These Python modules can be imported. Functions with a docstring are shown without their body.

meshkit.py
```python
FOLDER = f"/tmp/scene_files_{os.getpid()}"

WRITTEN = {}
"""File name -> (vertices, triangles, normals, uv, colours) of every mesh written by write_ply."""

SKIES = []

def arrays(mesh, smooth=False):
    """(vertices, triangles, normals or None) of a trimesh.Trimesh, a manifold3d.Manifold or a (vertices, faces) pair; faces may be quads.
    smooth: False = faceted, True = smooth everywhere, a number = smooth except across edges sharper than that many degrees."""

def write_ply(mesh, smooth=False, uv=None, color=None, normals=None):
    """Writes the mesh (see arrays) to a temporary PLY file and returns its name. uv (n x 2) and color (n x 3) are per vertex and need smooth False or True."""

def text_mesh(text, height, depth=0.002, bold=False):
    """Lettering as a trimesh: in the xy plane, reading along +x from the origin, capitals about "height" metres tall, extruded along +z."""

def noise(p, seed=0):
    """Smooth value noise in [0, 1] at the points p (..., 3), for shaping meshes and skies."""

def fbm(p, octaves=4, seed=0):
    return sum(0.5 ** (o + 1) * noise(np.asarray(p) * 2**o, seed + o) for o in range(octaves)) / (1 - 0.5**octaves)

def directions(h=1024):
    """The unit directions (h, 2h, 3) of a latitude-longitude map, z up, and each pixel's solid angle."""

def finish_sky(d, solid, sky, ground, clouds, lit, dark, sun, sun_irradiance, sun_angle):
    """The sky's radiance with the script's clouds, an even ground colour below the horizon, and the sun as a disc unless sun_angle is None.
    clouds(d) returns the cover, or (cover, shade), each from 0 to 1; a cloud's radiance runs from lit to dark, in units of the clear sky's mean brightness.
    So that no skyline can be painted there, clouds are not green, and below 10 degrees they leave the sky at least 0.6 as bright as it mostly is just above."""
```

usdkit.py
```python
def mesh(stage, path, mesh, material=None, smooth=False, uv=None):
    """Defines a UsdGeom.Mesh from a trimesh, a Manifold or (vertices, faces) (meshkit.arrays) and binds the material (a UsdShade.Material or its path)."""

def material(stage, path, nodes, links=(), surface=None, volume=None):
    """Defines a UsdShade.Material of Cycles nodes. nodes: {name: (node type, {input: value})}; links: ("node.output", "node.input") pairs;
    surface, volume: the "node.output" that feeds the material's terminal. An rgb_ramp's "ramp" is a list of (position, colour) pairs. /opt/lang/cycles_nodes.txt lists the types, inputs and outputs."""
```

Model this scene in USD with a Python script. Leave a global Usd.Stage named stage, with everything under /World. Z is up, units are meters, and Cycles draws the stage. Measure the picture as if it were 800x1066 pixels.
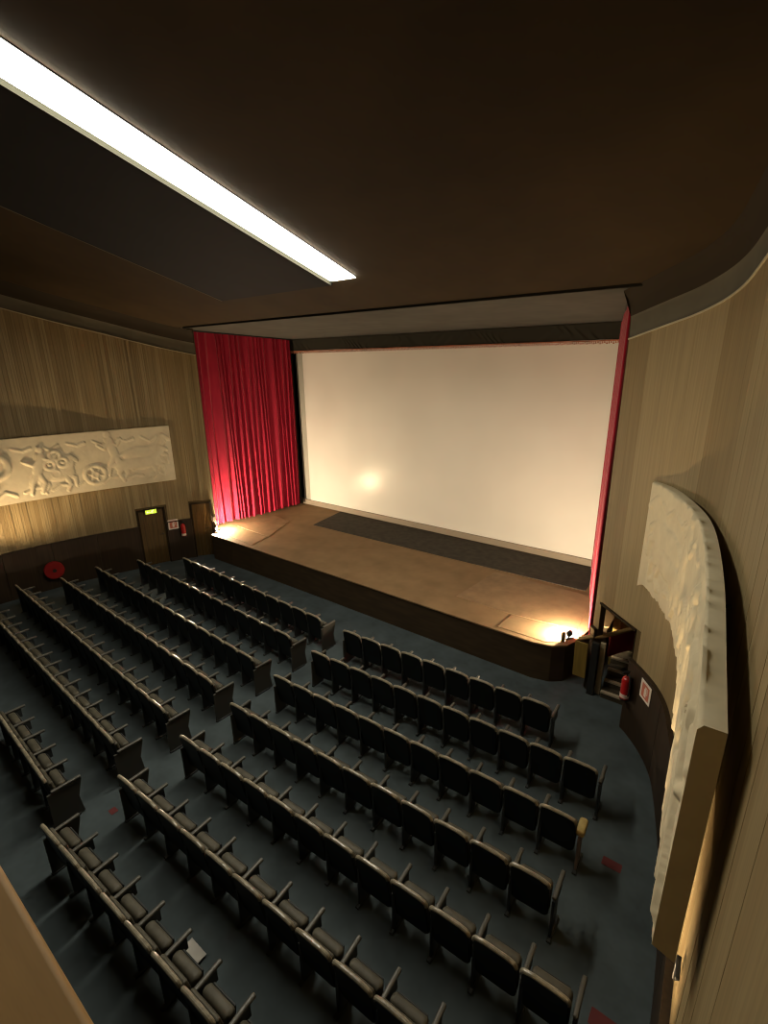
import math, random
import numpy as np, trimesh, manifold3d
from shapely.geometry import Polygon, LineString, Point, box as sbox
import usdkit, meshkit
from pxr import Usd, UsdGeom, UsdLux, UsdShade, Gf, Sdf

stage = Usd.Stage.CreateInMemory()
UsdGeom.SetStageUpAxis(stage, 'Z'); UsdGeom.SetStageMetersPerUnit(stage, 1.0)
UsdGeom.Xform.Define(stage, '/World')
rng = random.Random(7)
FLOOR = -6.06          # the lens is the origin: the auditorium floor lies 6.06 m below it
STAGE_Z = -5.24

# ------------------------------------------------------------------ camera, exposure
cam = UsdGeom.Camera.Define(stage, '/World/camera')
def set_camera(pitch=17.05, roll=-.82, yaw=37.17, fpx=508.24):
    p, r, y = map(math.radians, (pitch, roll, yaw))
    fw = np.array([-math.sin(y)*math.cos(p), math.cos(y)*math.cos(p), -math.sin(p)])
    rt = np.array([math.cos(y), math.sin(y), 0.0]); up = np.cross(rt, fw)
    right = rt*math.cos(r) + up*math.sin(r); up2 = np.cross(right, fw)
    m = Gf.Matrix4d(*right, 0, *up2, 0, *(-fw), 0, 0, 0, 0, 1)
    cam.AddTransformOp().Set(m)
    cam.CreateHorizontalApertureAttr(36.0); cam.CreateVerticalApertureAttr(36.0*1066/800)
    cam.CreateFocalLengthAttr(36.0*fpx/800); cam.CreateClippingRangeAttr((0.02, 200.0))
set_camera()
cam.CreateExposureAttr(0.0)

# light levels (radiance of the lit faces); every light sits in a lamp that the hall has
TUBE_L = 46.0                       # ceiling strip
FOOT_L = 20500.0                     # two footlights on the stage corners
UP_L = 10500.0                       # two floodlights below the reliefs
WARM = (1.0, 0.79, 0.52)
COOL = (1.0, 0.93, 0.74)

# ------------------------------------------------------------------ materials
def M(name, nodes, links=(), surface='p.BSDF'):
    return usdkit.material(stage, '/World/Looks/' + name, nodes, links, surface=surface)

def plain(name, col, rough=.6, spec=.4, metal=0, coat=0, noise=None, amount=.25, bump=0, sheen=0, nscale=(1, 1, 1)):
    """A principled surface whose colour wavers a little with object-space noise."""
    p = {'base_color': col, 'roughness': rough, 'specular_ior_level': spec, 'metallic': metal, 'coat_weight': coat, 'coat_roughness': .25, 'sheen_weight': sheen}
    if noise is None:
        return M(name, {'p': ('principled_bsdf', p)})
    dark = tuple(c*(1-amount) for c in col); light = tuple(min(1, c*(1+amount)) for c in col)
    nodes = {'g': ('geometry', {}), 'm': ('mapping', {'scale': nscale}), 'n': ('noise_texture', {'scale': noise, 'detail': 5.0, 'roughness': .6}),
             'r': ('rgb_ramp', {'ramp': [(.3, dark), (.7, light)]}), 'p': ('principled_bsdf', p)}
    links = [('g.position', 'm.vector'), ('m.vector', 'n.vector'), ('n.fac', 'r.fac'), ('r.color', 'p.base_color')]
    if bump:
        nodes['b'] = ('bump', {'strength': bump, 'distance': .01}); links += [('n.fac', 'b.height'), ('b.normal', 'p.normal')]
    return M(name, nodes, links)

def wood(name, col, amount=.35, rough=.55, scale=(26, 26, .7)):
    return plain(name, col, rough, .35, noise=1.0, amount=amount, bump=.08, nscale=scale)

def emit(name, col, strength):
    return M(name, {'e': ('emission', {'color': col, 'strength': strength})}, surface='e.emission')

m_ceiling = plain('ceiling_paint', (.036, .0225, .0085), .85, .2, noise=.9, amount=.22)
m_black_panel = plain('black_panel', (.007, .0085, .0115), .8, .2, noise=2, amount=.15)
m_cove = plain('grey_cove', (.115, .106, .078), .8, .2, noise=1.5, amount=.12)
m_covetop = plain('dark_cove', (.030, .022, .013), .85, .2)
m_soffit = plain('grey_soffit', (.075, .071, .060), .85, .2, noise=1.5, amount=.15)
m_dark_cloth = plain('dark_cloth', (.016, .015, .011), .95, .1)
m_rim = plain('pale_rim', (.42, .38, .26), .6)
m_battens = [wood('batten_%s' % k, c, .14) for k, c in (('olive', (.255, .195, .098)), ('brown', (.240, .178, .086)), ('straw', (.275, .212, .108)), ('umber', (.218, .160, .076)))]
m_backing = plain('wall_backing', (.10, .07, .03), .8, .2)
m_wainscot = wood('wainscot_wood', (.030, .018, .009), .3, .5)
m_door = wood('door_wood', (.085, .050, .014), .35, .5)
m_doorframe = plain('door_frame', (.022, .014, .007), .8, .15)
m_carpet = plain('blue_carpet', (.060, .076, .083), .97, .12, noise=2.2, amount=.22, bump=.05)
m_carpet_fine = m_carpet
m_stagefront = wood('stage_front', (.042, .027, .013), .3, .6, (2, 2, 9))
m_stagetop = plain('stage_carpet', (.26, .170, .086), .85, .2, noise=1.6, amount=.16)
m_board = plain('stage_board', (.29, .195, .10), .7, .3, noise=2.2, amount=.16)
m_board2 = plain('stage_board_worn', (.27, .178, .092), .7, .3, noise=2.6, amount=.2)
m_mat = plain('charcoal_mat', (.062, .055, .043), .9, .15, noise=5, amount=.2)
m_curtain = plain('red_velvet', (.36, .010, .034), .85, .15, noise=3, amount=.12, sheen=.25, nscale=(1, 1, .2))
m_valance = plain('valance_cloth', (.040, .038, .029), .95, .1)
m_fringe = plain('red_fringe', (.42, .16, .09), .8, noise=9, amount=.6)
m_border = plain('screen_border', (.47, .45, .38), .8, .2)
m_trim_pale = plain('screen_ledge', (.33, .27, .20), .7)
m_screen = M('screen_cloth', {'g': ('geometry', {}), 'n': ('noise_texture', {'scale': .5, 'detail': 2.0}), 'r': ('rgb_ramp', {'ramp': [(.3, (.80, .765, .69)), (.7, (.86, .825, .75))]}),
             'd': ('principled_bsdf', {'roughness': .95, 'specular_ior_level': .05}), 'k': ('glossy_bsdf', {'color': (.9, .85, .75), 'roughness': .26}), 'x': ('mix_closure', {'fac': .016})},
             [('g.position', 'n.vector'), ('n.fac', 'r.fac'), ('r.color', 'd.base_color'), ('d.BSDF', 'x.closure1'), ('k.BSDF', 'x.closure2')], surface='x.closure')
m_plaster = plain('plaster', (.62, .55, .39), .9, .15, noise=4, amount=.07, bump=.25)
m_tube = emit('tube_light', COOL, TUBE_L)
m_reflector = plain('reflector_board', (.020, .020, .015), .9, .05)
m_foot = {1: emit('footlight_bulb', WARM, FOOT_L), -1: emit('footlight_bulb_dim', WARM, FOOT_L*.62)}
m_up = emit('uplight_bulb', (1.0, .70, .38), UP_L)
m_blackmetal = plain('black_metal', (.016, .016, .016), .5)
m_vinyl = plain('seat_vinyl', (.006, .0075, .0075), .5, .22)
m_pad = plain('seat_pad', (.075, .068, .050), .62, .4, noise=7, amount=.25)
m_piping = plain('seat_piping', (.23, .205, .15), .30, .6, noise=16, amount=.35)
m_arm = plain('arm_vinyl', (.075, .072, .062), .45, .5)
m_frame = plain('seat_frame', (.022, .025, .026), .55)
m_endpanel = plain('seat_end_panel', (.050, .048, .040), .6)
m_tan = plain('tan_arm', (.36, .27, .10), .6, noise=20, amount=.15)
m_pinkpost = plain('pinkish_post', (.17, .115, .09), .6)
m_parapet = wood('parapet_wood', (.44, .255, .085), .12, .6, (2, 14, 14))
m_redpaint = plain('red_paint', (.42, .012, .012), .35, .5, coat=.3)
m_redwall = plain('red_wall', (.24, .012, .012), .7)
m_redmark = plain('red_mark', (.11, .022, .022), .9)
m_white = plain('white_plate', (.75, .68, .60), .5)
m_signred = plain('sign_red', (.52, .16, .10), .5)
m_exit = emit('exit_panel', (.62, .74, .05), 1.25)
m_exit_white = emit('exit_arrow', (1.0, .95, .62), 1.3)
m_step = plain('step_carpet', (.05, .038, .022), .9, noise=6)
m_nosing = plain('step_nosing', (.36, .30, .21), .6)
m_rail = plain('rail_wood', (.30, .19, .075), .45, noise=3, amount=.2)
m_olive = wood('olive_board', (.23, .155, .035), .2)
m_stringer = plain('pale_post', (.34, .28, .18), .6)
m_reelred = plain('reel_red', (.24, .010, .010), .55, .3)
m_hose = plain('hose', (.10, .02, .02), .7)
m_paper = plain('grey_paper', (.42, .40, .37), .8)
m_dark_shell = plain('shell_dark', (.022, .016, .010), .9)

# ------------------------------------------------------------------ helpers
taken = {}
def path(name, parent=None):
    base = (str(parent.GetPath()) if parent else '/World') + '/' + name
    n = taken.get(base, 0); taken[base] = n + 1
    return base if n == 0 else '%s_%03d' % (base, n)

def data(prim, label=None, category=None, group=None, kind=None):
    for k, v in (('label', label), ('category', category), ('group', group), ('kind', kind)):
        if v: prim.SetCustomDataByKey(k, v)
    return prim

def thing(name, label=None, category=None, loc=(0, 0, 0), rotz=0, group=None, kind=None):
    x = UsdGeom.Xform.Define(stage, path(name))
    x.AddTranslateOp().Set(Gf.Vec3d(*map(float, loc))); x.AddRotateZOp().Set(math.degrees(rotz))
    return data(x.GetPrim(), label, category, group, kind)

def obj(name, mesh, mat, parent=None, smooth=30, label=None, **kw):
    p = usdkit.mesh(stage, path(name, parent), mesh, mat, smooth=smooth).GetPrim()
    return data(p, label, **kw)

def box(x0, x1, y0, y1, z0, z1):
    m = trimesh.creation.box([x1-x0, y1-y0, z1-z0]); m.apply_translation([(x0+x1)/2, (y0+y1)/2, (z0+z1)/2]); return m

ICO = trimesh.creation.icosphere(1)
def rbox(sx, sy, sz, r, at=(0, 0, 0), tilt=0):
    """A box with rounded edges, its centre at the point, tipped about x."""
    c = np.array([(i, j, k) for i in (-1, 1) for j in (-1, 1) for k in (-1, 1)], float)*[sx/2-r, sy/2-r, sz/2-r]
    m = trimesh.Trimesh((c[:, None]+ICO.vertices[None]*r).reshape(-1, 3)).convex_hull
    if tilt: m.apply_transform(trimesh.transformations.rotation_matrix(tilt, [1, 0, 0]))
    m.apply_translation(at); return m

def cyl(a, b, r, n=20):
    return trimesh.creation.cylinder(radius=r, segment=[a, b], sections=n)

def tube(pts, r, n=10):
    pts = np.asarray(pts, float)
    ang = np.linspace(0, 2*np.pi, n, endpoint=False)
    return trimesh.creation.sweep_polygon(Polygon(np.stack([np.cos(ang), np.sin(ang)], 1)*r), pts, engine='earcut')

def join(*ms): return trimesh.util.concatenate(list(ms))

def smooth_line(pts, n=3):
    p = np.asarray(pts, float)
    for _ in range(n):
        q = [p[0]]
        for a, b in zip(p[:-1], p[1:]): q += [a*.75+b*.25, a*.25+b*.75]
        p = np.array(q + [p[-1]])
    return p

class Plan:
    """A wall line seen from above; s runs from the proscenium backwards, the normal points into the hall."""
    def __init__(self, pts, side):
        self.p = smooth_line(pts); d = np.linalg.norm(np.diff(self.p, axis=0), axis=1)
        self.s = np.concatenate([[0], np.cumsum(d)]); self.side = side; self.len = self.s[-1]
    def at(self, s):
        return np.stack([np.interp(s, self.s, self.p[:, 0]), np.interp(s, self.s, self.p[:, 1])], -1)
    def tan(self, s):
        e = .05; t = self.at(np.minimum(s+e, self.len)) - self.at(np.maximum(s-e, 0)); return t/np.linalg.norm(t, axis=-1, keepdims=True)
    def nrm(self, s):
        t = self.tan(s); return np.stack([-t[..., 1], t[..., 0]], -1)*self.side
    def off(self, s, o): return self.at(s) + self.nrm(s)*o
    def s_at_y(self, y): return float(np.interp(-y, -self.p[:, 1], self.s))

def zc(y): return 1.03 + .27*(8.4-np.asarray(y, float))       # the ceiling rises to the back
def zw(y): return .35 + .27*(8.5-np.asarray(y, float))        # top edge of the wall cladding

def sweep(plan, s, profile):
    """A solid swept along the plan: profile(s) gives closed (offset, z) points."""
    s = np.asarray(s, float); n = len(s); rings = []
    for si in s:
        pr = np.asarray(profile(si)); xy = plan.at(si)[None]+plan.nrm(si)[None]*pr[:, :1]
        rings.append(np.column_stack([xy, pr[:, 1]]))
    k = len(rings[0]); v = np.vstack(rings); f = []
    for i in range(n-1):
        for j in range(k):
            a, b = i*k+j, i*k+(j+1) % k; f += [[a, b, b+k], [a, b+k, a+k]]
    for j in range(1, k-1): f += [[0, j+1, j], [(n-1)*k, (n-1)*k+j, (n-1)*k+j+1]]
    m = trimesh.Trimesh(v, f, process=False)
    if m.volume < 0: m.invert()
    return m

def slab(plan, s0, s1, o0, o1, z0, z1, step=.15):
    s = np.linspace(s0, s1, max(2, int((s1-s0)/step)+1))
    return sweep(plan, s, lambda t: [(o0, z0(t) if callable(z0) else z0), (o1, z0(t) if callable(z0) else z0), (o1, z1(t) if callable(z1) else z1), (o0, z1(t) if callable(z1) else z1)])

RIGHT = Plan([(-1.78, 8.75), (-1.2, 8.2), (-.75, 7.8), (-.35, 7.2), (-.15, 6.4), (.02, 5.6), (.17, 4.5), (.24, 3.2), (.28, 2), (.28, -4.5)], -1)
LEFT = Plan([(-13.6, 8.8), (-14.1, 8.2), (-14.4, 7.5), (-14.62, 6.75), (-15.0, 5.8), (-15.3, 4.5), (-15.45, 3), (-15.5, 1), (-15.5, -4.5)], 1)
DOOR_TOP = -4.22
WAINSCOT = -4.72

# ------------------------------------------------------------------ the room shell
fl = sbox(-17, -4.5, 1.5, 14)
obj('floor', box(-17, 1.6, -4.6, 14, FLOOR-.12, FLOOR), m_carpet, smooth=False, kind='structure')

ce = thing('ceiling', kind='structure')
def sloped(x0, x1, y0, y1, d0, d1, f=zc):
    """A slab parallel to the ceiling between the depths d0 (below) and d1 under it."""
    v = [(x, y, f(y)-d) for d in (d0, d1) for x in (x0, x1) for y in (y0, y1)]
    return trimesh.Trimesh(v).convex_hull
obj('ceiling_slab', sloped(-17, 1.5, -4.6, 8.4, 0, -.12), m_ceiling, ce, smooth=False)
obj('ceiling_lip', box(-13.4, -1.62, 8.36, 8.44, 1.0, 1.06), m_dark_cloth, ce, smooth=False)
sof = lambda y: 1.03 - .05*(np.asarray(y, float)-8.4)
obj('stage_soffit', sloped(-15.5, -.6, 8.44, 13.6, 0, -.1, sof), m_soffit, ce, smooth=False, label='grey soffit over the stage')
obj('panel_edge', sloped(-9.775, -9.752, .2, 7.12, .055, .002), m_cove, ce, smooth=False)
obj('black_panel', trimesh.Trimesh([(x, y, zc(y)-d) for x, y in ((-9.75, .2), (-6.47+.03*6.8, .2), (-6.475, 7.1), (-9.75, 7.12)) for d in (.05, .002)]).convex_hull, m_black_panel, ce, smooth=False, label='wide black dropped panel beside the strip light')

def build_wall(plan, name, door_ranges, seed, widths, depths, gap):
    r = random.Random(seed); w = thing(name, kind='structure')
    top = lambda s: float(zc(plan.at(s)[1]))+.25
    edges = [0.0]; spans = []
    for a, b in door_ranges: spans += [(edges[-1], a, FLOOR), (a, b, DOOR_TOP)]; edges.append(b)
    spans.append((edges[-1], plan.len, FLOOR))
    for a, b, z0 in spans:
        if b-a > .01: obj('wall_backing', slab(plan, a, b, -.12, 0, z0, top), m_backing, w, smooth=40)
    # the dark dado with its ledge, panel by panel, between the doors
    for a, b, z0 in spans:
        if z0 == FLOOR:
            n = max(1, round((b-a)/1.1)); cut = np.linspace(a, b, n+1)
            for i in range(n):
                if plan.at(cut[i+1])[1] < -3.6: break
                obj('dado_panel', slab(plan, cut[i]+.004, cut[i+1]-.004, 0, .055, FLOOR+.001, WAINSCOT-.03), m_wainscot, w, smooth=40)
            obj('dado_ledge', slab(plan, a, b, 0, .075, WAINSCOT-.03, WAINSCOT), m_wainscot, w, smooth=40)
    # vertical battens of uneven width and depth
    s = .0; k = 0; last = 0
    while s < plan.len-.3:
        wd = r.choice(widths); wd = min(wd, plan.len-s)
        mid = s+wd/2; y = plan.at(mid)[1]
        if y < 1.2: wd = .24; mid = s+wd/2
        if y < -2.5: break
        z0 = WAINSCOT
        for a, b in door_ranges:
            if a-.03 < mid < b+.03: z0 = DOOR_TOP+.06
        d = r.choice(depths); e = gap
        pr = [(0, 0)]
        q0, q1 = s+e, s+wd-e
        z1 = lambda t: float(zw(plan.at(t)[1]))
        last = (last+r.choice((0, 0, 0, 1, 3))) % 4
        obj('batten', slab(plan, q0, q1, 0, d, z0, z1, 1.0), m_battens[last], w, smooth=False)
        s += wd; k += 1
    # pale edge along the top of the cladding, then the dark cove up to the ceiling
    ss = np.arange(0, plan.s_at_y(-3), .12)
    obj('pale_edge', sweep(plan, ss, lambda t: [(0, float(zw(plan.at(t)[1]))), (.03, float(zw(plan.at(t)[1]))), (.03, float(zw(plan.at(t)[1]))+.022), (0, float(zw(plan.at(t)[1]))+.022)]), m_rim, w, smooth=40)
    def cove(t):
        z0 = float(zw(plan.at(t)[1]))+.022; pts = []
        for o, h in ((.012, 0), (.014, .30), (.018, .44), (.03, .5)):
            zt = float(zc(plan.off(t, o)[1])); pts.append((o, z0+(zt-z0)*h))
        return pts+[(-.02, pts[-1][1]), (-.02, z0)]
    obj('cove_band', sweep(plan, ss, cove), m_cove, w, smooth=50, label='grey band over the cladding')
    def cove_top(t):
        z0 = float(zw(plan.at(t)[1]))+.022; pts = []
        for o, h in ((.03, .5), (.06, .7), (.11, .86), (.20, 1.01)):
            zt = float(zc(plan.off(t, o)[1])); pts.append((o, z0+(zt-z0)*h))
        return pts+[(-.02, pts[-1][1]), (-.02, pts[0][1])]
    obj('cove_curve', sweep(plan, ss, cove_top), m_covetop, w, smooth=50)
    return w

ds1 = (LEFT.s_at_y(7.55), LEFT.s_at_y(6.78)); ds2 = (LEFT.s_at_y(8.74), LEFT.s_at_y(8.22))
dr = (RIGHT.s_at_y(8.66), RIGHT.s_at_y(8.0))
wall_left = build_wall(LEFT, 'wall_left', [ds2, ds1], 3, (.05, .065, .08, .1), (.008, .012, .018, .024), .002)
wall_right = build_wall(RIGHT, 'wall_right', [dr], 5, (.09, .12, .16, .2), (.0095, .010, .0106, .0112), -.0008)

wb = thing('wall_back', kind='structure')
obj('wall_panel', box(-17, 1.6, -4.75, -4.6, FLOOR, 5), m_backing, wb, smooth=False)
wf = thing('wall_front', kind='structure')
obj('wall_panel', box(-15.6, -.4, 13.45, 13.6, FLOOR, 1.2), m_dark_shell, wf, smooth=False)
obj('side_panel', box(-14.6, -14.45, 8.95, 13.45, FLOOR, .9), m_dark_shell, wf, smooth=False)
obj('side_panel', box(-1.62, -1.5, 9.75, 13.45, FLOOR, .9), m_olive, wf, smooth=False)
obj('side_panel', box(-.62, -.5, 8.02, 13.45, FLOOR, -3.6), m_dark_shell, wf, smooth=False)

def door(name, plan, a, b, parts=6):
    d = thing(name, kind='structure')
    f = .05
    obj('door_frame', join(slab(plan, a, a+f, -.08, .05, FLOOR+.001, DOOR_TOP), slab(plan, b-f, b, -.08, .05, FLOOR+.001, DOOR_TOP), slab(plan, a+f, b-f, -.08, .05, DOOR_TOP-.05, DOOR_TOP)), m_doorframe, d, smooth=False)
    cut = np.linspace(a+f+.004, b-f-.004, parts+1)
    for i in range(parts):
        obj('plank', slab(plan, cut[i]+.002, cut[i+1]-.002, -.06, -.015+.004*(i % 2), FLOOR+.012, DOOR_TOP-.055), m_door, d, smooth=False)
    s = a+f+.09
    n = plan.nrm(s); q = plan.off(s, 0)
    obj('door_handle', join(cyl((*q, FLOOR+.98), (*(q+n*.06), FLOOR+.98), .012), cyl((*(q+n*.055), FLOOR+.98), (*(plan.off(s+.11, .055)), FLOOR+.98), .011)), m_blackmetal, d)
    return d
door('door_1', LEFT, *ds1)
door('door_2', LEFT, *ds2, 5)
# right-hand doorway to the stage steps: frame only, the leaf is gone
d3 = thing('door_3', kind='structure')
a, b = dr
obj('door_lintel', slab(RIGHT, a, b, -.1, .02, DOOR_TOP, DOOR_TOP+.04), m_doorframe, d3, smooth=False)
obj('door_jamb', slab(RIGHT, b-.012, b, -.1, .01, FLOOR+.001, DOOR_TOP), m_doorframe, d3, smooth=False)

# ------------------------------------------------------------------ stage
st = thing('stage', 'wide raised cinema stage with brown carpet top and dark wooden front', 'stage')
FRONT = [(-13.52, 8.62), (-13.45, 8.46), (-8.0, 8.43), (-2.75, 8.36), (-2.4, 8.44), (-2.18, 8.62), (-2.08, 8.9)]
outline = Polygon(FRONT + [(-1.95, 9.75), (-1.7, 9.8), (-1.7, 13.4), (-14.4, 13.4), (-14.4, 9.0), (-13.66, 9.0), (-13.5, 8.9)])
inner = outline.buffer(-.03)
def ext(poly, z0, z1):
    m = trimesh.creation.extrude_polygon(poly, z1-z0, engine='earcut'); m.apply_translation([0, 0, z0]); return m
obj('stage_body', ext(inner, FLOOR+.001, STAGE_Z-.03), m_stagefront, st, smooth=20)
obj('stage_top', ext(outline, STAGE_Z-.03, STAGE_Z), m_stagetop, st, smooth=20)
n = 11
xs = np.linspace(-13.4, -2.8, n+1)
for i in range(n):
    yf = lambda x: 8.46-.03*(x > -8)*(x+8)/5.3+.012
    m = box(xs[i]+.006, xs[i+1]-.006, yf(xs[i]), yf(xs[i])+.03, FLOOR+.002, STAGE_Z-.035)
    obj('front_board', m, m_stagefront, st, smooth=False)
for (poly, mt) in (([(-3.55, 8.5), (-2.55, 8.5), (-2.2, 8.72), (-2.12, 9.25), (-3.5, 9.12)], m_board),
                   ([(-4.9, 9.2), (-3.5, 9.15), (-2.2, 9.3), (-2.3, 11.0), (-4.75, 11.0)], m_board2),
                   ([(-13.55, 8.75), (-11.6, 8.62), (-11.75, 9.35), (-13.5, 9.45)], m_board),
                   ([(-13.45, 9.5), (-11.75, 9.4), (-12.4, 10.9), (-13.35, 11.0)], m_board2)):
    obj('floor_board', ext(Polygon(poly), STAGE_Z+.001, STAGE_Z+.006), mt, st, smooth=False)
obj('stage_mat', ext(Polygon([(-11.4, 11.05), (-2.55, 11.2), (-2.6, 12.72), (-11.65, 12.72)]).buffer(-.02).buffer(.02), STAGE_Z+.0005, STAGE_Z+.012), m_mat,
    label='long charcoal mat lying on the stage floor in front of the screen', category='mat')

# screen with its pale border and bottom ledge
sc = thing('projection_screen', 'large cream cinema projection screen at the back of the stage', 'screen')
obj('screen_surface', box(-13.25, -2.2, 12.80, 12.83, -5.05, .76), m_screen, sc, smooth=False)
obj('side_border', box(-13.58, -13.25, 12.80, 12.84, -5.05, .76), m_border, sc, smooth=False, label='grey border strip down the left edge of the screen')
obj('side_border', box(-2.2, -1.9, 12.80, 12.84, -5.05, .76), m_border, sc, smooth=False)
obj('bottom_ledge', box(-13.62, -1.9, 12.74, 12.86, STAGE_Z+.012, -5.05), m_trim_pale, sc, smooth=False)

def drape(x0, y0, x1, y1, z0, z1, folds, amp, seed, thick=.02, lean=0.0, ztop=None):
    """A pleated cloth hanging along a line: a closed sheet with folds that deepen downwards."""
    r = np.random.default_rng(seed); nu, nv = folds*14, 26
    u = np.linspace(0, 1, nu); v = np.linspace(0, 1, nv)
    ph = np.cumsum(1+.45*r.standard_normal(nu)*0) / nu
    warp = u + .018*np.sin(2*np.pi*u*3+1) + .008*np.sin(2*np.pi*u*7+2)
    d = np.array([x1-x0, y1-y0]); L = np.linalg.norm(d); d /= L; nn = np.array([-d[1], d[0]])
    amps = np.interp(u, np.linspace(0, 1, folds+1), amp*(.55+.9*r.random(folds+1)))
    V = np.zeros((2, nv, nu, 3))
    for j, t in enumerate(v):
        g = .45+.55*(1-t)
        wave = amps*g*(np.sin(2*np.pi*folds*warp)+.28*np.sin(4*np.pi*folds*warp+.6*(1-t)))
        slide = .012*np.sin(2*np.pi*u*5+3*t)
        for k, o in enumerate((thick/2, -thick/2)):
            V[k, j, :, 0] = x0+(u+slide)*L*d[0]+nn[0]*(wave+o) + lean*(1-t)*(1-u)*d[0]*-1
            V[k, j, :, 1] = y0+(u+slide)*L*d[1]+nn[1]*(wave+o) - lean*(1-t)*np.maximum(0, 1-u*6)
            top = z1 if ztop is None else ztop(V[k, j, :, 1])
            V[k, j, :, 2] = z0+(top-z0)*t + (1-t)*.02*np.sin(u*9)
    idx = lambda k, j, i: (k*nv+j)*nu+i
    f = []
    for j in range(nv-1):
        for i in range(nu-1):
            a, b, c, e = idx(0, j, i), idx(0, j, i+1), idx(0, j+1, i+1), idx(0, j+1, i); f += [[a, b, c], [a, c, e]]
            a, b, c, e = idx(1, j, i), idx(1, j+1, i), idx(1, j+1, i+1), idx(1, j, i+1); f += [[a, b, c], [a, c, e]]
    for i in range(nu-1):
        f += [[idx(0, 0, i), idx(1, 0, i), idx(1, 0, i+1)], [idx(0, 0, i), idx(1, 0, i+1), idx(0, 0, i+1)]]
        J = nv-1; f += [[idx(0, J, i), idx(0, J, i+1), idx(1, J, i+1)], [idx(0, J, i), idx(1, J, i+1), idx(1, J, i)]]
    for j in range(nv-1):
        f += [[idx(0, j, 0), idx(0, j+1, 0), idx(1, j+1, 0)], [idx(0, j, 0), idx(1, j+1, 0), idx(1, j, 0)]]
        I = nu-1; f += [[idx(0, j, I), idx(1, j, I), idx(1, j+1, I)], [idx(0, j, I), idx(1, j+1, I), idx(0, j+1, I)]]
    m = trimesh.Trimesh(V.reshape(-1, 3), f, process=False); m.fix_normals(); return m

ct = lambda y: sof(y)-.04
c1 = thing('stage_curtain', 'tall red velvet curtain gathered at the left of the stage', 'curtain')
obj('cloth', drape(-13.98, 9.05, -13.55, 12.5, STAGE_Z+.06, 1.0, 18, .055, 11, lean=.12, ztop=ct), m_curtain, c1, smooth=60)
obj('curtain_track', trimesh.Trimesh([(x, y, sof(y)-h) for x, y in ((-14.02, 9.0), (-13.94, 9.0), (-13.6, 12.55), (-13.52, 12.55)) for h in (.002, .04)]).convex_hull, m_blackmetal, c1)
c2 = thing('stage_curtain', 'red velvet curtain seen edge-on at the right of the stage', 'curtain')
obj('cloth', drape(-1.885, 9.12, -2.72, 12.5, STAGE_Z+.06, 1.0, 15, .04, 12, ztop=ct), m_curtain, c2, smooth=60)
obj('curtain_track', trimesh.Trimesh([(x, y, sof(y)-h) for x, y in ((-1.93, 9.1), (-1.85, 9.1), (-2.76, 12.55), (-2.68, 12.55)) for h in (.002, .04)]).convex_hull, m_blackmetal, c2)
obj('side_masking', drape(-13.86, 12.62, -13.60, 12.62, STAGE_Z+.03, .32, 3, .02, 4, .012), m_dark_cloth, smooth=60,
    label='narrow black masking drape between the red curtain and the screen', category='curtain')
va = thing('stage_valance', 'dark cloth valance with a reddish fringe across the top of the screen', 'valance')
obj('valance_cloth', drape(-13.8, 12.66, -2.0, 12.66, .41, 0.8, 40, .007, 9, .012), m_valance, va, smooth=60)
tass = []
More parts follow.
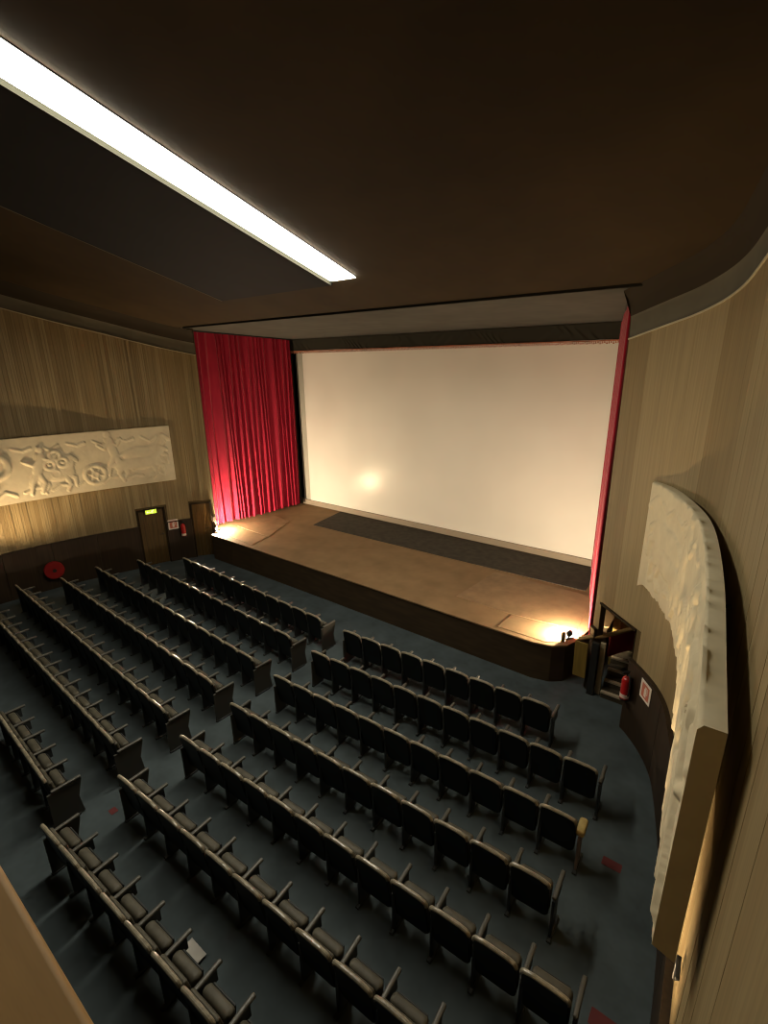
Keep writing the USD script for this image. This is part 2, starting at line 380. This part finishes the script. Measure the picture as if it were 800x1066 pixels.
for i in range(240):
    x = -13.78+i*.049
    t = trimesh.creation.cone(radius=.02, height=.085, sections=5); t.apply_transform(trimesh.transformations.rotation_matrix(0 if i % 2 else .2, [1, 0, 0])); t.apply_translation([x, 12.645, .335+.012*(i % 3)]); tass.append(t)
obj('fringe', join(box(-13.8, -2.0, 12.635, 12.655, .395, .425), *tass), m_fringe, va, smooth=False, kind='stuff', label='small reddish tassels')

# footlights on the two stage corners
def footlight(x, y, aim, label):
    t = thing('footlight', label, 'lamp', (x, y, STAGE_Z+.013), aim, 'footlights on the stage corners' if False else None)
    obj('base_plate', box(-.09, .09, -.06, .06, 0, .012), m_blackmetal, t, smooth=False)
    obj('lamp_socket', cyl((0, 0, .012), (0, 0, .075), .018), m_blackmetal, t)
    b = trimesh.creation.icosphere(2, .036); b.apply_translation([0, 0, .105])
    obj('bulb', b, m_foot[1 if aim < 0 else -1], t, smooth=True, label='glowing bulb')
    q = np.linspace(-math.pi/2, 0, 9)
    dome = trimesh.creation.revolve(np.array([(.064*math.cos(t_), .064*math.sin(t_)) for t_ in q]+[(.068*math.cos(t_), .068*math.sin(t_)) for t_ in q[::-1]]), sections=28)
    dome.apply_transform(trimesh.transformations.rotation_matrix(-math.pi/2, [1, 0, 0])); dome.apply_translation([0, -.008, .105])
    obj('reflector_bowl', dome, m_blackmetal, t, smooth=40)
    hoop = [(.06*math.sin(q), .012, .105+.06*math.cos(q)) for q in np.linspace(-2.4, 2.4, 17)]
    obj('wire_guard', tube(hoop, .003, 6), m_blackmetal, t)
footlight(-13.50, 8.74, -.95, 'glowing footlight at the left stage corner by the red curtain')
footlight(-2.24, 8.90, .95, 'glowing footlight at the right stage corner beside the steps')

# ------------------------------------------------------------------ steps to the stage behind the right doorway
sp = thing('stage_steps', 'short flight of carpeted steps with pale nosings and curved handrail in the right doorway', 'steps')
for i in range(6):
    z = FLOOR+.1367*(i+1); y0 = 8.55+.2*i; x0, x1 = -1.48, -.72
    obj('step', box(x0, x1, y0+.02, 9.85, z-.1367+(.001 if i == 0 else 0), z-.001), m_step, sp, smooth=False)
    obj('nosing', box(x0, x1, y0, y0+.075, z-.03, z+.002), m_nosing, sp, smooth=False)
obj('newel_post', rbox(.09, .07, 1.08, .008, (-1.55, 8.66, FLOOR+.54)), m_stringer, sp, label='pale newel post')
lw = sp
rail = smooth_line([(-1.98, 8.63, -5.03), (-1.8, 8.66, -4.93), (-1.62, 8.72, -4.90), (-1.45, 8.98, -4.90), (-1.25, 9.35, -4.92), (-1.0, 9.6, -4.92), (-.72, 9.68, -4.92)])
ang = np.linspace(0, 2*np.pi, 12, endpoint=False)
obj('handrail', trimesh.creation.sweep_polygon(Polygon(np.stack([np.cos(ang)*.05, np.sin(ang)*.035], 1)), rail, engine='earcut'), m_rail, lw)
pl = [p for p in rail if p[1] > 8.9]
obj('red_panel', trimesh.creation.extrude_polygon(LineString([(p[0], p[1]) for p in pl]).buffer(.015, cap_style=2), .42, engine='earcut').apply_translation([0, 0, -4.92-.45]), m_redwall, lw, label='red panel under the rail')
obj('rail_post', rbox(.12, .08, 1.10, .006, (-1.66, 8.56, FLOOR+.551)), m_blackmetal, lw, label='black post')
obj('loose_board', rbox(.23, .03, .76, .006, (-1.90, 8.57, -5.41), .06), m_olive, label='olive yellow wooden board hung at the right end of the stage front', category='board')
ip = thing('stair_back_wall', kind='structure')
obj('wall_panel', box(-1.5, -.62, 9.9, 10.0, FLOOR, -3.6), m_olive, ip, smooth=False)
obj('stair_ceiling', box(-1.5, -.62, 8.75, 10.0, -3.7, -3.6), m_olive, ip, smooth=False)
obj('corner_peg', rbox(.07, .07, .2, .012, (-2.28, 8.70, STAGE_Z+.012+.1)), m_door, label='short dark wooden stub in front of the right footlight', category='post')

# ------------------------------------------------------------------ reliefs
def relief_height(S, T, seed):
    """A carved frieze of horses, figures, a wheel and scrolls; S from the stage end, T upwards (metres)."""
    H = np.zeros_like(S)
    P = np.stack([S, T], -1)
    def seg(pts, r0, r1, h, soft=.7):
        nonlocal H
        pts = np.asarray(pts, float); n = len(pts)-1
        for i in range(n):
            a, b = pts[i], pts[i+1]; d = b-a; t = np.clip(((P-a)@d)/(d@d), 0, 1)
            dist = np.linalg.norm(P-a-t[..., None]*d, axis=-1); r = r0+(r1-r0)*((i+t)/n)
            H = np.maximum(H, h*np.sqrt(np.clip(1-(dist/r)**2, 0, 1))**soft)
    def ring(c, r, w, h):
        nonlocal H
        dist = np.abs(np.linalg.norm(P-np.array(c), axis=-1)-r); H = np.maximum(H, h*np.sqrt(np.clip(1-(dist/w)**2, 0, 1)))
    def horse(x, y, k=1.0, h=.07):
        f = lambda *q: [(x+a*k, y+b) for a, b in q]
        seg(f((.55, .0), (.25, .04), (-.1, .02), (-.45, .06)), .17, .19, h)
        seg(f((-.45, .1), (-.62, .32), (-.66, .45)), .15, .09, h); seg(f((-.66, .46), (-.86, .36)), .085, .055, h)
        seg(f((-.42, 0), (-.72, -.12), (-.74, -.36)), .07, .035, h*.9); seg(f((-.38, -.05), (-.5, -.3), (-.36, -.46)), .07, .035, h)
        seg(f((.5, 0), (.62, -.22), (.5, -.45)), .09, .035, h); seg(f((.42, -.05), (.36, -.25), (.52, -.42)), .08, .035, h*.8)
        seg(f((.7, .05), (.9, -.02), (.98, -.2)), .05, .03, h*.8)
    def figure(x, y, h=.075, lean=.1, arm=.3):
        seg([(x, y), (x+lean, y+.42)], .11, .12, h); seg([(x+lean*1.2, y+.58), (x+lean*1.2, y+.62)], .085, .085, h)
        seg([(x, y), (x-.12, y-.3), (x-.02, y-.55)], .085, .04, h); seg([(x, y), (x+.16, y-.28), (x+.22, y-.55)], .085, .04, h)
        seg([(x+lean, y+.38), (x+lean-arm*.6, y+.28), (x+lean-arm, y+.46)], .055, .035, h); seg([(x+lean, y+.38), (x+lean+arm*.5, y+.2), (x+lean+arm, y+.32)], .055, .035, h)
    horse(.95, .62, .9); horse(.75, .92, .8, .05); horse(3.05, .58, .6, .05)
    figure(1.55, .95, .05); figure(3.45, .72, .085, -.12, .4); figure(4.5, .75, .075, .1); figure(5.35, .8, .07, -.1)
    ring((2.12, .46), .25, .06, .075); ring((2.12, .46), .07, .05, .08)
    for k in range(6):
        a = k*math.pi/3+.2; seg([(2.12, .46), (2.12+.25*math.cos(a), .46+.25*math.sin(a))], .03, .03, .06)
    for c in ((3.0, 1.12), (2.85, .92), (3.15, .88)): ring(c, .12, .055, .075); seg([c, (c[0]+.01, c[1])], .05, .05, .06)
    ring((3.05, .62), .1, .05, .06)
    ring((4.35, 1.0), .3, .08, .08); ring((4.9, .5), .24, .06, .07)
    for k in range(9):
        x = .3+k*.62; seg([(x, .2+.07*(k % 3)), (x+.2, .32), (x+.42, .18+.05*(k % 2))], .05, .03, .04)
        seg([(x+.1, 1.38), (x+.28, 1.26+.06*(k % 2)), (x+.5, 1.4)], .045, .03, .03)
    pn = np.stack([S*3, T*3, np.full_like(S, seed*1.0)], -1)
    H = H + .014*meshkit.fbm(pn, 4, seed) + .006*meshkit.fbm(pn*5, 3, seed+9)
    return H

def relief(name, label, plan_pts, zb, zt, flip, seed, thick=.10, rough=0.0, gain=1.0):
    p = smooth_line(plan_pts); d = np.linalg.norm(np.diff(p, axis=0), axis=1); ss = np.concatenate([[0], np.cumsum(d)]); L = ss[-1]
    n, k = int(L/.022), int((zt-zb)/.024)
    s = np.linspace(0, L, n); t = np.linspace(0, 1, k)
    xy = np.stack([np.interp(s, ss, p[:, 0]), np.interp(s, ss, p[:, 1])], 1)
    tg = np.gradient(xy, axis=0); tg /= np.linalg.norm(tg, axis=1, keepdims=True); nm = np.stack([-tg[:, 1], tg[:, 0]], 1)*flip
    S, T = np.meshgrid(s, t*(zt-zb), indexing='ij')
    H = relief_height(S, T, seed)*gain
    Z = zb+T
    edge = np.minimum.reduce([T, (zt-zb)-T, S, L-S])
    H = np.minimum(H*(1 if gain < 1 else .5), .9*edge+.004)
    jag = rough*(meshkit.fbm(np.stack([S*7, np.zeros_like(S), np.full_like(S, 3.)], -1), 3, 5)-.5)
    Z = Z + jag*np.clip((T/(zt-zb)-.9)*10, 0, 1)
    jb = rough*1.4*(meshkit.fbm(np.stack([S*6, np.ones_like(S)*4, np.full_like(S, 7.)], -1), 3, 6)-.5)
    Z = Z + jb*np.clip((.1-T/(zt-zb))*10, 0, 1)
    front = np.concatenate([xy[:, None]+nm[:, None]*H[..., None], Z[..., None]], -1); Z = zb+T
    back = np.concatenate([np.broadcast_to((xy-nm*thick)[:, None], (n, k, 2)), Z[..., None]], -1)
    V = np.vstack([front.reshape(-1, 3), back.reshape(-1, 3)]); N = n*k; f = []
    i, j = np.meshgrid(np.arange(n-1), np.arange(k-1), indexing='ij'); a = (i*k+j).ravel(); b = a+k
    mid = np.column_stack([xy-nm*.022, np.full(n, zt+.004)]); V = np.vstack([V, mid]); Mi = 2*N+np.arange(n)
    f += [np.stack([a, b, b+1], 1), np.stack([a, b+1, a+1], 1), np.stack([a+N, b+1+N, b+N], 1), np.stack([a+N, a+1+N, b+1+N], 1)]
    e = np.arange(n)*k+k-1; u, w, mu, mw = e[:-1], e[1:], Mi[:-1], Mi[1:]
    f += [np.stack([u, w, mw], 1), np.stack([u, mw, mu], 1), np.stack([mu, mw, w+N], 1), np.stack([mu, w+N, u+N], 1), np.array([[u[0], mu[0], u[0]+N], [w[-1], w[-1]+N, mw[-1]]])]
    for e in (np.arange(n)*k, np.arange(k), (n-1)*k+np.arange(k)):
        u, w = e[:-1], e[1:]; f += [np.stack([u, w, w+N], 1), np.stack([u, w+N, u+N], 1)]
    m = trimesh.Trimesh(V, np.vstack(f), process=False); m.fix_normals()
    th = thing(name, label, 'wall relief')
    obj('carved_panel', m, m_plaster, th, smooth=45)
    return th, p

RR = [(-1.06, 7.97), (-.80, 7.62), (-.52, 6.95), (-.32, 6.3), (-.2, 5.5), (-.09, 4.4), (-.03, 3.4), (.025, 2.53)]
RL = [(-14.12, 7.93), (-14.36, 7.2), (-14.62, 6.4), (-14.9, 5.4), (-15.1, 4.3), (-15.18, 3.4), (-15.2, 2.53)]
tr, _ = relief('wall_relief', 'long curved plaster relief panel standing off the right wall', RR, -3.36, -1.74, -1, 3, .12, .12, .55)
tl, _ = relief('wall_relief', 'long plaster relief frieze with horses and a wheel on the left wall', RL, -3.40, -1.74, 1, 5, .10, .0)
for t, plan, ys in ((tr, RIGHT, (4.9, 6.2, 7.3)), (tl, LEFT, (4.9, 6.2, 7.3))):
    base = RR if t is tr else RL
    for y in ys:
        s = plan.s_at_y(y); q = plan.at(s); nn = plan.nrm(s)
        for z in (-2.1, -3.0):
            b = np.array([np.interp(-y, [-p[1] for p in base], [p[0] for p in base]), y])
            off = b+(-nn)*.09
            obj('wall_bracket', cyl((*q, z), (*off, z), .02, 8), m_blackmetal, t)

# spotlights that wash the reliefs from below: snoots on arms from the dado, aimed along the panels
def spotlight(plan, y, reach, aim, label, z=-5.05):
    s = plan.s_at_y(y); q = plan.off(s, .06); e = np.array([*plan.off(s, reach), z]); d = np.asarray(aim, float)-e; d /= np.linalg.norm(d)
    t = thing('relief_spotlight', label, 'lamp')
    obj('arm', join(cyl((*q, z-.22), (e[0], e[1], z-.22), .018, 10), cyl((e[0], e[1], z-.22), e-d*.09, .016, 10)), m_blackmetal, t)
    sn = trimesh.creation.revolve(np.array([(0, -.10), (.094, -.10), (.094, .19), (.088, .19), (.088, -.092), (0, -.092)]), sections=28)
    sn.apply_transform(trimesh.geometry.align_vectors([0, 0, 1], d)); sn.apply_translation(e)
    obj('snoot', sn, m_blackmetal, t, smooth=40)
    obj('lamp_socket', cyl(e-d*.092, e-d*.04, .02, 12), m_blackmetal, t)
    b = trimesh.creation.icosphere(2, .042); b.apply_translation(e)
    obj('bulb', b, m_up, t, smooth=True, label='glowing bulb')
spotlight(RIGHT, 2.45, .70, (-.12, 4.9, -2.75), 'spotlight on an arm below the right wall relief', -5.2)
spotlight(LEFT, 2.7, .95, (-15.0, 5.0, -2.75), 'spotlight on an arm below the left wall relief')

# ------------------------------------------------------------------ ceiling strip light
cl = thing('ceiling_strip_light', 'long glowing white strip light on the dark ceiling', 'ceiling light')
def sloped_quad(p, d0, d1):
    return trimesh.Trimesh([(x, y, zc(y)-d) for x, y in p for d in (d0, d1)]).convex_hull
Y0, Y1 = 1.9, 7.0
def strip(xa, xb, y0, y1, d0, d1):              # the strip runs very slightly askew to the panel
    k = .030; g = lambda x, y: (x+k*(7.0-y), y)
    return sloped_quad([g(xa, y0), g(xb, y0), g(xb, y1), g(xa, y1)], d0, d1)
obj('diffuser', strip(-6.41, -5.85, Y0, Y1, .03, .012), m_tube, cl, smooth=False)
obj('reflector', strip(-6.46, -6.43, Y0, Y1+.02, .085, .002), m_reflector, cl, smooth=False, label='grey side board')
obj('tray', strip(-6.42, -5.84, Y0-.02, Y1+.015, .012, .002), m_reflector, cl, smooth=False)

# ------------------------------------------------------------------ signs, extinguishers, hose reel
def on_wall(plan, y, o, z):
    s = plan.s_at_y(y); q = plan.off(s, o); n = plan.nrm(s)
    return (*q, z), math.atan2(n[1], n[0])+math.pi/2       # local -y looks into the hall... local x runs along the wall
def wall_thing(name, label, cat, plan, y, o, z):
    loc, rz = on_wall(plan, y, o, z); return thing(name, label, cat, loc, rz)
def plate(poly, y0, y1):
    m = trimesh.creation.extrude_polygon(poly, y1-y0, engine='earcut'); m.apply_transform(trimesh.transformations.rotation_matrix(math.pi/2, [1, 0, 0])); m.apply_translation([0, y1, 0]); return m
ex = wall_thing('exit_sign', 'glowing yellow-green exit sign over the wooden door on the left wall', 'sign', LEFT, 7.16, .06, -4.30)
obj('sign_box', rbox(.34, .05, .15, .008, (0, -.005, 0)), m_blackmetal, ex)
obj('lit_panel', rbox(.32, .012, .13, .004, (0, -.032, 0)), m_exit, ex)
# running figure and arrow
man = [LineString([(.02, .0), (.05, .03)]).buffer(.012), Point(.065, .048).buffer(.011), LineString([(.02, 0), (-.01, -.02), (-.03, -.015)]).buffer(.006), LineString([(.02, 0), (.045, -.02), (.04, -.05)]).buffer(.006), LineString([(.05, .03), (.08, .01)]).buffer(.005), LineString([(.045, .03), (.015, .035)]).buffer(.005)]
arrow = Polygon([(-.13, 0), (-.09, .035), (-.09, .012), (-.05, .012), (-.05, -.012), (-.09, -.012), (-.09, -.035)])
obj('sign_marks', join(*[plate(g, -.041, -.039) for g in man], plate(arrow, -.041, -.039)), m_exit_white, ex, smooth=False)

def fire_sign(plan, y, z, label):
    t = wall_thing('fire_sign', label, 'sign', plan, y, .06, z)
    obj('plate', box(-.15, .15, -.006, 0, -.16, .16), m_white, t, smooth=False)
    obj('red_field', box(-.105, .105, -.008, -.006, -.12, .12), m_signred, t, smooth=False)
    g = [sbox(-.03, -.085, .03, .03), Point(0, .03).buffer(.03), sbox(-.01, .05, .01, .085), LineString([(0, .08), (.05, .07), (.06, -.02)]).buffer(.007)]
    obj('pictogram', join(*[plate(q, -.010, -.008) for q in g]), m_white, t, smooth=False)
fire_sign(LEFT, 7.72, -4.83, 'white and red fire extinguisher sign beside the left wooden door')
fire_sign(RIGHT, 7.60, -4.97, 'white and red fire extinguisher sign on the right dado')

def extinguisher(plan, y, z, label):
    t = wall_thing('fire_extinguisher', label, 'fire extinguisher', plan, y, .135, z)
    prof = [(0, 0), (.06, 0), (.072, .015), (.072, .36), (.062, .40), (.03, .43), (.022, .45), (0, .45)]
    obj('cylinder', trimesh.creation.revolve(np.array(prof), sections=24), m_redpaint, t)
    obj('base_ring', trimesh.creation.revolve(np.array([(0, -.004), (.073, -.004), (.074, .03), (0, .03)]), sections=24), m_blackmetal, t)
    obj('label_band', trimesh.creation.revolve(np.array([(.0725, .05), (.0735, .05), (.0735, .12), (.0725, .12), (.0725, .05)]), sections=24), m_white, t)
    obj('valve', join(cyl((0, 0, .45), (0, 0, .50), .018), box(-.02, .02, -.10, .03, .495, .507), box(-.02, .02, -.09, .03, .52, .53)), m_blackmetal, t)
    obj('hose', tube(smooth_line([(.03, 0, .48), (.10, -.01, .44), (.105, -.01, .25), (.095, -.01, .12)]), .012), m_blackmetal, t)
    obj('wall_hook', box(-.03, .03, .055, .08, .30, .40), m_blackmetal, t, smooth=False)
extinguisher(LEFT, 7.97, -5.27, 'red fire extinguisher hanging between the two doors on the left wall')
extinguisher(RIGHT, 7.92, -5.40, 'red fire extinguisher hanging beside the right doorway and steps')

hr = wall_thing('fire_hose_reel', 'round red fire hose reel on the dark dado of the left wall', 'hose reel', LEFT, 4.53, .055, -5.48)
disc = lambda r, y0, y1, n=32: cyl((0, y0, 0), (0, y1, 0), r, n)
obj('wall_plate', box(-.1, .1, -.012, 0, -.1, .1), m_blackmetal, hr, smooth=False)
obj('rear_disc', disc(.24, -.03, -.014), m_reelred, hr)
obj('front_disc', disc(.24, -.15, -.135), m_reelred, hr)
obj('hub', disc(.05, -.165, -.012), m_blackmetal, hr)
obj('hose', join(*[trimesh.creation.torus(.10+.03*(k % 4), .0145, 28, 8).apply_transform(trimesh.transformations.rotation_matrix(math.pi/2, [1, 0, 0])).apply_translation([0, -.05-.024*(k//4), 0]) for k in range(12)]), m_hose, hr)

# dark bracket on the right wall under the relief
br = wall_thing('wall_hook', 'small dark bracket on the right wall below the near end of the relief', 'bracket', RIGHT, 3.06, .03, -4.12)
obj('upright', rbox(.03, .03, .22, .006, (-.05, -.014, -.02)), m_blackmetal, br)
obj('arm', rbox(.15, .03, .03, .006, (.02, -.014, .075)), m_blackmetal, br)
obj('brace', join(cyl((-.05, -.014, .0), (.03, -.014, -.03), .011, 8)), m_blackmetal, br)

# red marks on the carpet
for x, y, sx, sy, lb in ((-.52, 5.31, .20, .10, 'dull red patch on the blue carpet right of the third row'), (-.21, 3.62, .22, .13, 'dull red patch on the blue carpet at the foot of the right wall'),
                         (-6.40, 1.95, .09, .07, 'small dull red mark on the aisle carpet near the last rows'), (-6.38, 3.30, .09, .06, 'small red mark on the aisle carpet at the fifth row of seats')):
    obj('carpet_mark', ext(sbox(x-sx/2, y-sy/2, x+sx/2, y+sy/2).buffer(.012), FLOOR+.0005, FLOOR+.003), m_redmark, smooth=False, label=lb, category='floor mark')

# a pale sheet on the carpet by the last row
gx, gy = np.meshgrid(np.linspace(-.09, .09, 15), np.linspace(-.055, .055, 11), indexing='ij')
gz = .004+.035*meshkit.fbm(np.stack([gx*14, gy*14, gx*0], -1), 3, 2); pts = np.stack([gx, gy, gz], -1).reshape(-1, 3)
i, j = np.meshgrid(np.arange(14), np.arange(10), indexing='ij'); q = (i*11+j).ravel()
pf = np.vstack([np.stack([q, q+11, q+12], 1), np.stack([q, q+12, q+1], 1)])
paper = trimesh.Trimesh(np.vstack([pts, pts-[0, 0, .003]]), np.vstack([pf, pf[:, ::-1]+len(pts)]), process=False)
paper.apply_scale([1.5, 1.5, 1.2]); paper.apply_translation([-3.89, 1.61, FLOOR+.001])
obj('paper_sheet', paper, m_paper, label='crumpled pale grey sheet on the carpet in front of the seventh row', category='paper')

# ------------------------------------------------------------------ balcony where the photographer stands
bal = thing('balcony', 'pale brown wooden balcony parapet at the lower left corner', 'balcony')
obj('parapet_cap', rbox(15.5, .42, .06, .012, (-7.65, -.115, -.83)), m_parapet, bal)
obj('parapet_wall', box(-15.38, .1, -.28, .06, -1.9, -.86), m_parapet, bal, smooth=False)
obj('balcony_floor', box(-15.38, .1, -4.5, .06, -2.1, -1.9), m_dark_shell, bal, smooth=False)

# ------------------------------------------------------------------ the seats
PITCH = .4735; ARM_Z = .61
def rounded(w, h, r, z0):
    q = Polygon([(-w/2, z0), (w/2, z0), (w/2, z0+h-r), (w/2-r, z0+h), (-w/2+r, z0+h), (-w/2, z0+h-r)]) if False else sbox(-w/2+r, z0+.03, w/2-r, z0+h-r).buffer(r, 6)
    return q
def panel(poly, t, bevel):
    """A thick plate in the xz plane with softened edges: hull of the outline and inset outlines."""
    a = np.array(poly.exterior.coords)[:-1]; b = np.array(poly.buffer(-bevel).exterior.coords)[:-1]
    pts = [(x, s*(t/2-bevel), z) for x, z in a for s in (-1, 1)] + [(x, s*t/2, z) for x, z in b for s in (-1, 1)]
    return trimesh.Trimesh(pts).convex_hull
TILT = math.radians(9)
def tip(m):
    m = m.copy(); m.apply_translation([0, 0, -.82]); m.apply_transform(trimesh.transformations.rotation_matrix(TILT, [1, 0, 0])); m.apply_translation([0, 0, .82]); return m
BACK = sbox(-.142, .28, .142, .74).buffer(.072, 6).intersection(Point(0, .17).buffer(.65, 64))            # 0.46 wide, top at 0.82
back_mesh = tip(panel(BACK, .045, .012))
rim = np.array(BACK.buffer(-.006).exterior.coords)[:-1]; rim = rim[rim[:, 1] > .735]; rim = rim[np.argsort(rim[:, 0])]
piping_mesh = tip(tube([(x, 0, z) for x, z in rim], .0235, 10))
pad_mesh = tip(rbox(.40, .055, .36, .026, (0, .045, .50)))
cush_mesh = rbox(.375, .115, .37, .045, (.025, .165, .425), -.14)
under_mesh = rbox(.31, .02, .30, .008, (.025, .231, .42), -.14)
arm_mesh = rbox(.048, .37, .04, .016, (0, .215, ARM_Z-.02))
std_mesh = join(box(-.014, .014, .02, .20, .03, ARM_Z-.045), box(-.014, .014, .20, .33, .42, ARM_Z-.045))
foot_mesh = rbox(.05, .34, .03, .01, (0, .14, .0155))
shift = lambda m, dx: m.copy().apply_translation([dx, 0, 0])
H = PITCH/2
def make_seat(label, group, loc, rz, arms=(-1,), end=0, tan=False):
    t = thing('cinema_seat', label, 'cinema seat', loc, rz, group)
    b = obj('backrest', back_mesh, m_vinyl, t); obj('piping', piping_mesh, m_piping, b, label='worn beige edging along the top')
    obj('back_pad', pad_mesh, m_pad, t)
    s = obj('seat', cush_mesh, m_pad, t, label='seat cushion tipped up'); obj('seat_pan', under_mesh, m_frame, s)
    for k in arms:
        special = tan and k == 1
        dx = k*H+.030
        obj('armrest', shift(rbox(.10, .25, .085, .03, (.0, .15, ARM_Z-.02)) if special else arm_mesh, dx), m_tan if special else m_arm, t, label='tan replacement armrest' if special else None)
        if k == end:
            pl = Polygon([(-.02, .02), (.36, .02), (.33, .30), (.40, ARM_Z-.045), (-.02, ARM_Z-.045)])
            e = trimesh.creation.extrude_polygon(pl, .03, engine='earcut'); e.apply_transform(np.array([[0, 0, 1, -.015], [1, 0, 0, 0], [0, 1, 0, 0], [0, 0, 0, 1.]])); e.fix_normals()
            obj('end_panel', shift(e, dx), m_endpanel, t)
        else:
            obj('standard', shift(std_mesh, dx), m_pinkpost if special else m_frame, t, label='pinkish post' if special else None)
        obj('foot', shift(foot_mesh, dx), m_frame, t)
    return t

protos = {}
def place_seat(key, label, group, loc, rz):
    if key not in protos:
        protos[key] = make_seat(label, group, loc, rz, *key); return
    t = thing('cinema_seat', label, 'cinema seat', loc, rz, group)
    t.GetReferences().AddInternalReference(protos[key].GetPath()); t.SetInstanceable(True)

ORD = ['first', 'second', 'third', 'fourth', 'fifth', 'sixth', 'seventh', 'eighth', 'ninth', 'tenth', 'eleventh', 'twelfth', 'thirteenth', 'fourteenth', 'fifteenth', 'sixteenth']
ROWS = ['front', 'second', 'third', 'fourth', 'fifth', 'sixth', 'seventh']
def place(i): return 'next to the aisle' if i == 0 else '%s from the aisle' % ORD[i]
R_Y = [6.56, 5.64, 4.71, 3.79, 2.90, 1.99, 1.08]; R_N = [9, 11, 11, 11, 12, 10, 8]; R_K = math.radians(2.3)
for r in range(7):
    for i in range(R_N[r]):
        d = PITCH*(i+.5); x = -6.10+d*math.cos(R_K); y = R_Y[r]+d*math.sin(R_K)
        last = i == R_N[r]-1
        key = ((-1, 1) if last else (-1,), -1 if i == 0 else 0, last and r == 2)
        lab = 'dark tip-up cinema seat, %s, in the %s row right of the aisle' % (place(i), ROWS[r])
        if key[2]: lab = 'dark tip-up cinema seat with a tan armrest at the wall end of the third row'
        place_seat(key, lab, 'tip-up seats right of the aisle', (x, y, FLOOR+.001), R_K)
L_Y = [6.62, 5.74, 4.80, 3.93, 3.05, 2.24, 1.36]; L_N = [12, 14, 15, 15, 16, 14, 5]; L_K = -math.radians(2.3)
for r in range(7):
    for i in range(L_N[r]):
        d = PITCH*(i+.5); x = -6.78-d*math.cos(L_K); y = L_Y[r]-d*math.sin(L_K)
        last = i == L_N[r]-1
        key = ((-1, 1) if i == 0 else (-1,), 1 if i == 0 else 0, False)
        place_seat(key, 'dark tip-up cinema seat, %s, in the %s row left of the aisle' % (place(i), ROWS[r]), 'tip-up seats left of the aisle', (x, y, FLOOR+.001), L_K)
